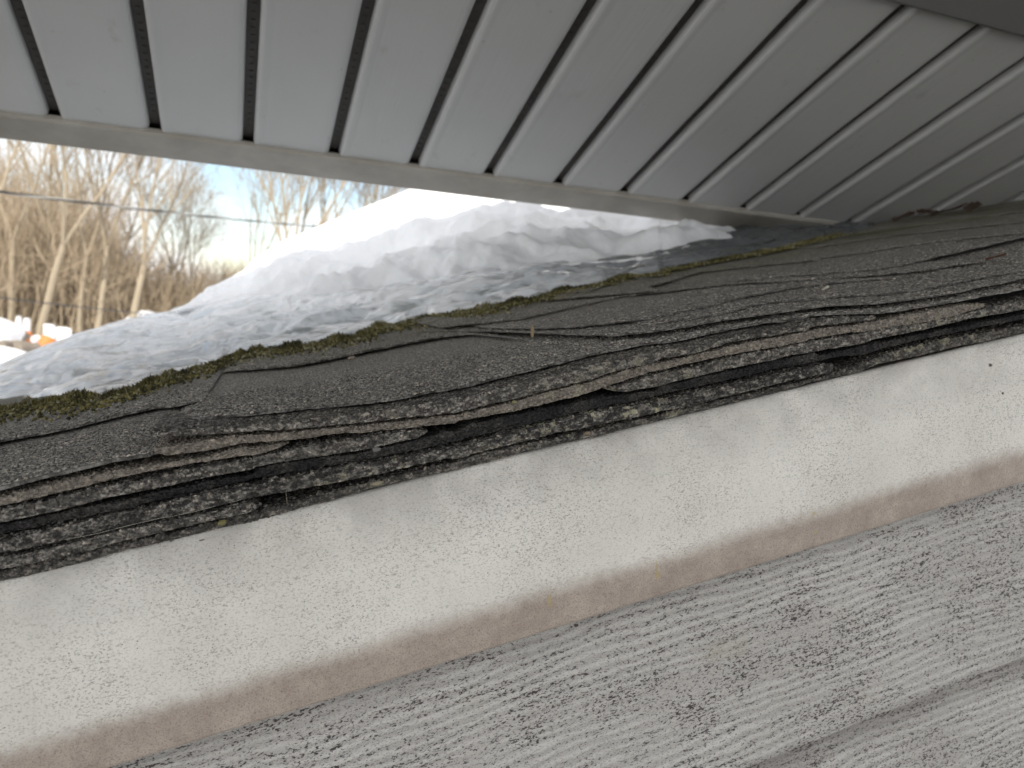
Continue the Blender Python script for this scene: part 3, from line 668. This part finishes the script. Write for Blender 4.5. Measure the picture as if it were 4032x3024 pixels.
# ------------------------------------------------------------------ small litter on the shingles
def pebble(px, py, size, colr, label, k=None, v=DR, cat='pebble', squash=(1, 1, .7), name='pebble'):
    P = on_roof(px, py, k) if k is not None else at_v(px, py, v)
    mb = MB(); V0 = ICO.copy(); 
    import bmesh
    bm = bmesh.new(); bmesh.ops.create_icosphere(bm, subdivisions=3, radius=1)
    V0 = np.array([q.co[:] for q in bm.verts]); Fc = np.array([[q.index for q in f.verts] for f in bm.faces]); bm.free()
    V0 = V0 * (1 + .22 * fbm(V0 * 1.6 + px, 3)[:, None]) * np.array(squash) * size
    mb.add(V0, Fc); mt = NT(name + '_stone'); m_ = mt.fin(mt.mix(mt.noise(900, 3), tuple(.75 * c for c in colr), colr), .7)
    o = mb.build(name, m_, None, True); o.matrix_world = ROOF @ Matrix.Translation(Vector(P) + Vector((0, 0, size * .3)))
    return tag(o, label, cat)
pebble(1386, 1414, .0028, (.30, .25, .20), 'pale tan pebble lying at the crack across the broad top shingle', .0028, squash=(1, .8, .5))
pebble(876, 2062, .0018, (.20, .185, .08), 'yellowish round pebble wedged under the lowest broken shingle end', v=.3395)
pebble(1483, 1906, .0012, (.28, .25, .18), 'long cream stone chip on the lowest granule strip', v=.3400, squash=(2.2, .8, .8))
pebble(2312, 1708, .0012, (.25, .20, .14), 'small tan stone stuck just above the white board near the middle', v=.3400, squash=(1.6, .9, .8))
pebble(2025, 1586, .0012, (.26, .24, .13), 'yellow grain in the seam between the dark shingle and the tan shingle edge', v=.338)
pebble(1482, 1774, .0014, (.17, .17, .165), 'whitish crystal hanging below the broken middle shingle', v=.3365, squash=(1.3, .8, .8))
def leafbit(px, py, k, ln_, wd_, rot, colr, label, name='leaf_scrap', tiltv=.3, cat='leaf scrap'):
    P = on_roof(px, py, k); mb = MB(); n1 = 9
    g = []
    for i in range(n1):
        s = i / (n1 - 1); hw = wd_ * (math.sin(math.pi * min(.97, s * .92 + .06))) ** .6
        g.append([(ln_ * (s - .5), q * hw, .0006 + .15 * wd_ * q * q + tiltv * ln_ * s + .12 * wd_ * math.sin(7 * s)) for q in (-1, -.5, 0, .5, 1)])
    mb.grid(np.array(g)); g2 = np.array(g); g2[..., 2] -= .0002; mb.grid(g2, flip=True)
    mt = NT(name + '_skin'); m_ = mt.fin(mt.mix(mt.noise(500, 3), tuple(.7 * c for c in colr), colr), .7)
    o = mb.build(name, m_); o.matrix_world = ROOF @ Matrix.Translation(Vector(P)) @ Matrix.Rotation(rot, 4, 'Z')
    return tag(o, label, cat)
leafbit(2100, 1330, .0058, .0075, .0011, 1.1, (.32, .25, .16), 'tan straw chip standing in the shingle crack near the middle', 'straw_chip', .9, 'straw')
leafbit(3252, 1145, .0060, .006, .0022, .2, (.75, .72, .60), 'tiny cream white flake on the shingles at the right', 'pale_flake', .35, 'flake')
leafbit(3925, 1018, .0106, .022, .0030, .15, (.16, .07, .04), 'reddish brown leaf scrap in the shingle crack at the right edge', 'leaf_scrap', .05)
for i, (px, py, r_) in enumerate(((3560, 868, .3), (3650, 850, 1.2), (3740, 842, -.4), (3830, 830, .6))):
    leafbit(px, py, .0165, .05, .012, r_, (.07, .045, .03), 'dry brown leaf in the dark corner where the soffit meets the shingles', 'dry_leaf', .18, 'leaf')['group'] = 'dry leaves under the soffit corner'
# filament along the third edge from the bottom, and a short hanging hair
def thread(pts, rad, label, colr):
    mb = MB(); mb.tube(pts, rad, 4); mt = NT('fibre'); o = mb.build('fibre_strand', mt.fin(colr, .5)); o.matrix_world = ROOF
    return tag(o, label, 'fibre')
q = [at_v(0 + x / 1.952, 1500 + y / 1.952, .3385) for x, y in ((500, 1218), (620, 1198), (760, 1170), (900, 1133), (1060, 1095), (1200, 1062), (1350, 1035), (1500, 1003), (1700, 950), (1880, 905), (1952, 890))]
thread(q, .00006, 'fine white filament running along a shingle edge at lower left', (.6, .58, .5))
q = [at_v(800 + x / 1.952, 1250 + y / 1.952, .337) for x, y in ((640, 1325), (637, 1350), (641, 1380), (646, 1432))]
thread(q, .00005, 'short pale hair hanging across the dark gap under the shingles', (.5, .46, .36))

# ------------------------------------------------------------------ ground and background
def hdir(px):
    py = 1040 + .11 * px; d = WR @ ray(px, py); d[2] = 0; return d / np.linalg.norm(d)
def gpt(px, dist, z=0): d = hdir(px); return np.array((d[0] * dist, d[1] * dist, z))
def wpt(px, py, dist):                           # world point at horizontal distance dist
    d = WR @ ray(px, py); return C0 + d * dist / math.hypot(d[0], d[1])
mb = MB(); R_ = np.r_[np.linspace(0, 60, 60), np.geomspace(65, 900, 20)]; TH = np.linspace(0, 2 * math.pi, 121)
g = np.array([[(r * math.cos(q), r * math.sin(q), 0) for q in TH] for r in R_])
g[..., 2] = .18 * fbm(v3(g[..., 0] * .12, g[..., 1] * .12, 0), 3) * (1 - smooth(60, 200, R_))[:, None] + 14 * smooth(60, 420, R_)[:, None] * (.7 + .3 * np.sin(TH * 2 + 1))[None]
mb.grid(g, flip=True); gr = mb.build('ground', M['gsnow'], None, True); tag(gr, kind='structure')
mb = MB(); n1 = 60; xx = np.linspace(-9, 12, n1); yy = np.linspace(-16, 7.5, n1); U, V = np.meshgrid(xx, yy)
U = U + .5 * fbm(v3(U * .3, V * .3, 2), 3); V = V + .6 * fbm(v3(U * .3, V * .3, 9), 3)
mb.grid(v3(U, V, .23 + .01 * fbm(v3(U, V, 0), 2)), flip=True); dv = mb.build('bounce_blocker', M['asphalt'], None, True); tag(dv, kind='structure')  # unseen dark sheet added around the house to cut light bounced off snow

def limb(mb, p, d, ln_, r0, lvl, maxl, spread, rr, k=6, curve=.12, mbt=None):
    n_ = 5; pts = [p.copy()]; dd = d.copy()
    for i in range(n_):
        dd = nz(dd + rr.normal(0, curve, 3) + np.array((0, 0, .05))); pts.append(pts[-1] + dd * ln_ / n_)
    pts = np.array(pts); rad = np.linspace(r0, r0 * .5, n_ + 1)
    (mb if lvl < 2 or mbt is None else mbt).tube(pts, rad, k if lvl < 2 else 3, cap=False)
    if lvl >= maxl: return
    nb = rr.integers(3, 6) if lvl else rr.integers(5, 8)
    for j in range(nb):
        s = rr.uniform(.35, 1) if lvl else rr.uniform(.3, 1)
        i = min(int(s * n_), n_ - 1); q = pts[i] + (pts[i + 1] - pts[i]) * (s * n_ - i)
        ax = nz(rr.normal(size=3)); tdir = nz(pts[i + 1] - pts[i]); side = nz(np.cross(tdir, ax))
        nd = nz(tdir * math.cos(spread) + side * math.sin(spread) * rr.uniform(.6, 1.2) + np.array((0, 0, .18)))
        limb(mb, q, nd, ln_ * rr.uniform(.45, .72), max(r0 * rr.uniform(.35, .6) * (1.15 - .5 * s), .006), lvl + 1, maxl, spread, rr, k, curve * 1.3, mbt)
def tree(px, dist, h, r0, lean, label, seed, forks=1, maxl=4, spread=.6, mat='twig', low=.35, grp='bare trees behind the yard'):
    rr = np.random.default_rng(seed); r0 *= .82; p = gpt(px, dist, -.1)
    m = Matrix.Translation(Vector(p)); e_ = empty('bare_tree', m, label, 'tree', grp)
    tr, cr = MB(), MB(); n_ = 8; pts = [np.zeros(3)]; d = nz(np.array((lean, 0, 1.)))
    hs = h * low
    for i in range(n_): d = nz(d + rr.normal(0, .035, 3)); pts.append(pts[-1] + d * hs / n_)
    pts = np.array(pts); tr.tube(pts, np.linspace(r0, r0 * .75, n_ + 1), 8, cap=False)
    for f in range(forks):
        a_ = 2 * math.pi * f / forks + rr.uniform(-.4, .4); sp = .0 if forks == 1 else rr.uniform(.16, .38)
        nd = nz(d + np.array((math.cos(a_) * sp, math.sin(a_) * sp, 0)))
        limb(tr, pts[-1] - nd * .03, nd, h * (1 - low) * rr.uniform(.6, .8), r0 * (.75 if forks == 1 else .5), 0, maxl, spread, rr, 6, .07, cr)
    for f in range(5):                              # low side twigs
        s = rr.uniform(.4, .95); q = pts[int(s * n_)]; ax = rr.uniform(0, 6.28)
        limb(cr, q, nz(np.array((math.cos(ax), math.sin(ax), .7))), h * .12, r0 * .18, 2, 4, spread, rr, 3, .2, cr)
    tr.build('trunk', M['bark'], e_); cr.build('crown', M[mat], e_)
    return e_
TR = [
 (-60, 33, 12, .16, .02, 'bare tree at the far left edge with a leaning trunk', 11, 2),
 (60, 36, 13, .15, -.06, 'thin crooked bare tree second from the left edge above the white heap', 12, 2),
 (165, 34, 13, .18, .03, 'pale bare tree behind the white posts, forking low', 13, 3),
 (235, 38, 14, .20, -.02, 'tall bare tree with the broadest pale trunk on the left', 14, 2),
 (330, 36, 12, .15, .05, 'bare tree right of the broad pale trunk, leaning right', 15, 2),
 (395, 35, 13, .16, .02, 'straight slim pale bare tree near the middle of the thicket', 16, 2),
 (450, 40, 11, .13, .06, 'short bare tree between the slim pale tree and the forked tree', 17, 2),
 (525, 33, 10.5, .17, .07, 'forked bare tree with a pale tan trunk standing against the blue sky patch', 18, 3),
 (690, 42, 8.5, .12, -.05, 'low brown bare tree just left of the snow bank slope', 19, 3),
 (800, 44, 8, .12, -.2, 'low bare tree half hidden behind the snow bank slope', 20, 2),
 (1120, 30, 11.5, .15, .0, 'bare tree with several upright limbs rising from behind the snow crest', 21, 5),
 (965, 37, 10.5, .09, .05, 'slender bare tree with thin limbs in front of the blue sky gap', 24, 4),
 (1330, 33, 12, .10, .18, 'slim bare tree leaning right just above the snow crest near the fascia', 25, 4),
 (1235, 31, 11.5, .14, .14, 'bare tree leaning right beside the many-limbed tree at the snow crest', 22, 4),
 (1420, 36, 12, .13, .05, 'brown bare tree furthest right, mostly hidden by the snow and fascia', 23, 3),
]
for i, (px, dist, h, r0, lean, lab, seed, fk) in enumerate(TR):
    big = px > 500
    tree(px, dist, h, r0, lean, lab, seed, fk, maxl=4 if not big else 4, mat='twig' if px < 1000 else 'twig2', low=.34 if not (500 < px < 560) else .38)
# brush thicket: nobody could count its stems
mb = MB(); rr = np.random.default_rng(44); N = 5200
for i in range(N):
    px = rr.uniform(-500, 1500); dist = rr.uniform(36, 56); q = gpt(px, dist, 0)
    top = (8.6 if px < 330 else 8.6 - 4.4 * smooth(330, 560, px)) * (1 - .25 * smooth(900, 1500, px)) * dist / 42
    h = top * rr.uniform(.3, 1) ** .8; p = q; d = nz(np.array((rr.normal(0, .13), rr.normal(0, .13), 1)))
    pts = [p]; 
    for j in range(4): d = nz(d + rr.normal(0, .09, 3)); pts.append(pts[-1] + d * h / 4)
    r0 = rr.uniform(.012, .045); mb.tube(np.array(pts), np.linspace(r0, .006, 5), 3, cap=False)
    for j in range(7):
        s = rr.uniform(.15, 1); a_ = pts[min(int(s * 4), 3)] + (pts[min(int(s * 4), 3) + 1] - pts[min(int(s * 4), 3)]) * (s * 4 % 1)
        dd = nz(np.array((rr.normal(0, .6), rr.normal(0, .6), .8))); l_ = rr.uniform(.5, 1.5)
        mb.tube(np.array([a_, a_ + dd * l_ * .5, a_ + nz(dd + rr.normal(0, .2, 3)) * l_]), (.012, .009, .005), 3, cap=False)
th = mb.build('brush_thicket', M['twig']); tag(th, 'dense tan winter brush filling the edge of the woods behind the trees', 'brush', kind='stuff')

# overhead wires
def cable(a_, b_, sag, rad, name, label, strands, mat):
    s = np.linspace(0, 1, 400)[:, None]; c = a_ * (1 - s) + b_ * s; c[:, 2] -= sag * 4 * (s[:, 0] * (1 - s[:, 0]))
    root = None
    for k in range(strands):
        ph_ = 2 * math.pi * k / strands; of = np.zeros_like(c)
        L_ = np.linalg.norm(b_ - a_)
        if strands > 1:
            an_ = ph_ + s[:, 0] * L_ / .9 * 2 * math.pi; dd = nz(b_ - a_); h_ = nz(np.cross(dd, (0, 0, 1))); z_ = np.cross(h_, dd)
            of = rad * 1.05 * (np.cos(an_)[:, None] * h_ + np.sin(an_)[:, None] * z_)
        mb = MB(); mb.tube(c + of, rad, 6)
        if root is None: root = mb.build(name, M[mat[k % len(mat)]]); tag(root, label, 'cable')
        else: mb.build('strand', M[mat[k % len(mat)]], root)
cable(wpt(-260, 722, 6.0), wpt(1700, 905, 17), .10, .0058, 'overhead_cable', 'thick twisted overhead cable crossing in front of the trees and blue sky', 3, ['alu', 'cable', 'cable'])
cable(wpt(-260, 1140, 9.0), wpt(900, 1262, 16), .03, .0085, 'overhead_wire', 'thin dark lower wire crossing the trunks just above the orange things', 1, ['cable'])

# yard things at the far left
def thing_at(px, dist, name, label, cat, grp=None, rot=0):
    p = gpt(px, dist, 0); return empty(name, Matrix.Translation(Vector(p)) @ Matrix.Rotation(rot, 4, 'Z'), label, cat, grp)
def bumpy(mb, c, r, seed, sub=4):
    import bmesh
    bm = bmesh.new(); bmesh.ops.create_icosphere(bm, subdivisions=sub, radius=1)
    V0 = np.array([q.co[:] for q in bm.verts]); Fc = np.array([[q.index for q in f.verts] for f in bm.faces]); bm.free()
    V0 = np.sign(V0) * np.abs(V0) ** .7
    V0 = V0 * (1 + .10 * fbm(V0 * 2 + seed, 3)[:, None]) * np.array(r) + np.array(c); mb.add(V0, Fc)
D_ = 31.
def zof(px, py, dist): return wpt(px, py, dist)[2]
z0, z1 = zof(0, 1345, D_), zof(0, 1252, D_)
def big_snow(px, py0, py1, dist, hw, label, seed):
    zt, zb = zof(px, py0, dist), zof(px, py1, dist); p = gpt(px, dist, 0); mb = MB()
    bumpy(mb, (0, 0, zt / 2 - .1), (hw, 1.2, zt / 2 + .1), seed)
    o = mb.build('snow_heap', M['snow'], None, True); o.matrix_world = Matrix.Translation(Vector(p)); return tag(o, label, 'snow heap', 'snow heaps in the yard')
big_snow(-25, 1252, 1345, D_, .95, 'tall white snow heap at the left edge, above the fallen log', 1)
big_snow(-20, 1368, 1450, D_ - 4, 1.05, 'low white snow heap at the left edge, below the fallen log', 2)
big_snow(590, 1232, 1262, D_ + 3, .85, 'small sunlit snow heap just behind the icy roof edge', 3)
def log(pa, pb, rad, dist, label):
    a_, b_ = wpt(*pa, dist), wpt(*pb, dist + .5); s = np.linspace(0, 1, 14)[:, None]; pts = a_ * (1 - s) + b_ * s; pts[:, 2] += .02 * np.sin(s[:, 0] * 9)
    m = Matrix.Translation(Vector(a_)); mb = MB(); mb.tube(pts - a_, rad * (1 - .15 * s[:, 0]), 12)
    o = mb.build('log', M['timber'], None, True); o.matrix_world = m; return tag(o, label, 'log', 'logs in the yard')
log((5, 1362), (75, 1358), .17, 29.2, 'short round-ended brown log between the two white heaps')
log((70, 1368), (170, 1372), .21, 28.8, 'long grey log lying below the orange barrel')
log((62, 1330), (108, 1326), .13, 30.6, 'pale thin log behind the grey log')
def post(px, py0, py1, wpx, dist, label, tilt=0):
    zt, zb = zof(px, py0, dist), zof(px, py1, dist); r = wpx / 2 / F * dist
    t_ = thing_at(px, dist, 'white_post', label, 'post', 'white posts')
    t_.rotation_euler = (0, tilt, 0)
    mb = MB(); mb.lathe([(0.001, zt), (r * .7, zt - .01), (r, zt - .05), (r, 0), (0.001, 0)], 14); mb.build('shaft', M['whitep'], t_, True)
    mb = MB(); mb.lathe([(.001, zt + .05), (r * .8, zt + .03), (r * 1.12, zt + .004), (.001, zt + .002)], 14); mb.build('snow_cap', M['snow'], t_, True)
post(86, 1250, 1300, 18, D_ + 3, 'leftmost white post beside the tall snow heap')
post(119, 1258, 1305, 23, D_ + 3, 'wide white post directly above the left orange barrel')
post(182, 1270, 1330, 17, D_ + 4, 'faint slim white post behind the right orange barrel')
def barrel(px, py0, py1, wpx, dist, label, tilt=0):
    zt, zb = zof(px, py0, dist), zof(px, py1, dist); r = wpx / 2 / F * dist; h = max(zt - zb, .3)
    t_ = thing_at(px, dist, 'orange_barrel', label, 'barrel', 'orange barrels'); t_.location.z = zb; t_.rotation_euler = (0, tilt, .3)
    mb = MB(); pr = [(.001, 0), (r * 1.0, 0)] + [(r * (1 - .05 * k / 6) * (1 + .04 * (k % 2)), h * (.05 + .9 * k / 6)) for k in range(7)] + [(r * .8, h), (.001, h)]
    mb.lathe(pr, 24); b = mb.build('body', M['orange'], t_, True)
    mb = MB(); mb.lathe([(r * .55, h), (r * .55, h * 1.06), (.001, h * 1.07)], 20); mb.build('lid', M['orange'], t_)
barrel(121, 1308, 1346, 30, 31.2, 'smaller dark orange barrel under the wide white post')
barrel(192, 1326, 1372, 54, 29.3, 'larger bright orange barrel leaning against the icy roof edge', .45)
def bucket(px, py, rpx, dist, label):
    p = wpt(px, py, dist); r = rpx / F * dist; t_ = empty('white_bucket', Matrix.Translation(Vector(p)) @ Matrix.Rotation(1.2, 4, 'X'), label, 'bucket')
    mb = MB(); mb.lathe([(.001, -r), (r * .85, -r), (r, r * .9), (r * 1.08, r * .92), (r * 1.08, r), (r * .94, r), (r * .82, -r * .8), (.001, -r * .8)], 20); mb.build('pail', M['whitep'], t_, True)
    mb = MB(); th_ = np.linspace(0, math.pi, 14); mb.tube(np.array([(r * 1.05 * math.cos(q), r * 1.05 * math.sin(q), r * .9) for q in th_]), r * .05, 5); mb.build('handle', M['alu'], t_)
bucket(145, 1341, 14, 30.2, 'round white bucket between the two orange barrels')
def boxy(px, py0, py1, wpx, dist, label):
    zt, zb = zof(px, py0, dist), zof(px, py1, dist); r = wpx / 2 / F * dist
    t_ = thing_at(px, dist, 'white_crate', label, 'crate', 'white crates', .3); mb = MB(); mb.box((-r, -r, -.1), (r, r, zt)); mb.box((-r * 1.06, -r * 1.06, zt + .001), (r * 1.06, r * 1.06, zt + .05))
    mb.build('crate_body', M['whitep'], t_); mb = MB(); bumpy(mb, (0, 0, zt + .08), (r * 1.05, r * 1.05, .06), 5); mb.build('snow_cap', M['snow'], t_, True)
boxy(208, 1294, 1340, 32, D_, 'white crate behind the larger orange barrel')
boxy(265, 1306, 1350, 42, D_, 'white crate furthest right, half hidden by the icy roof edge')
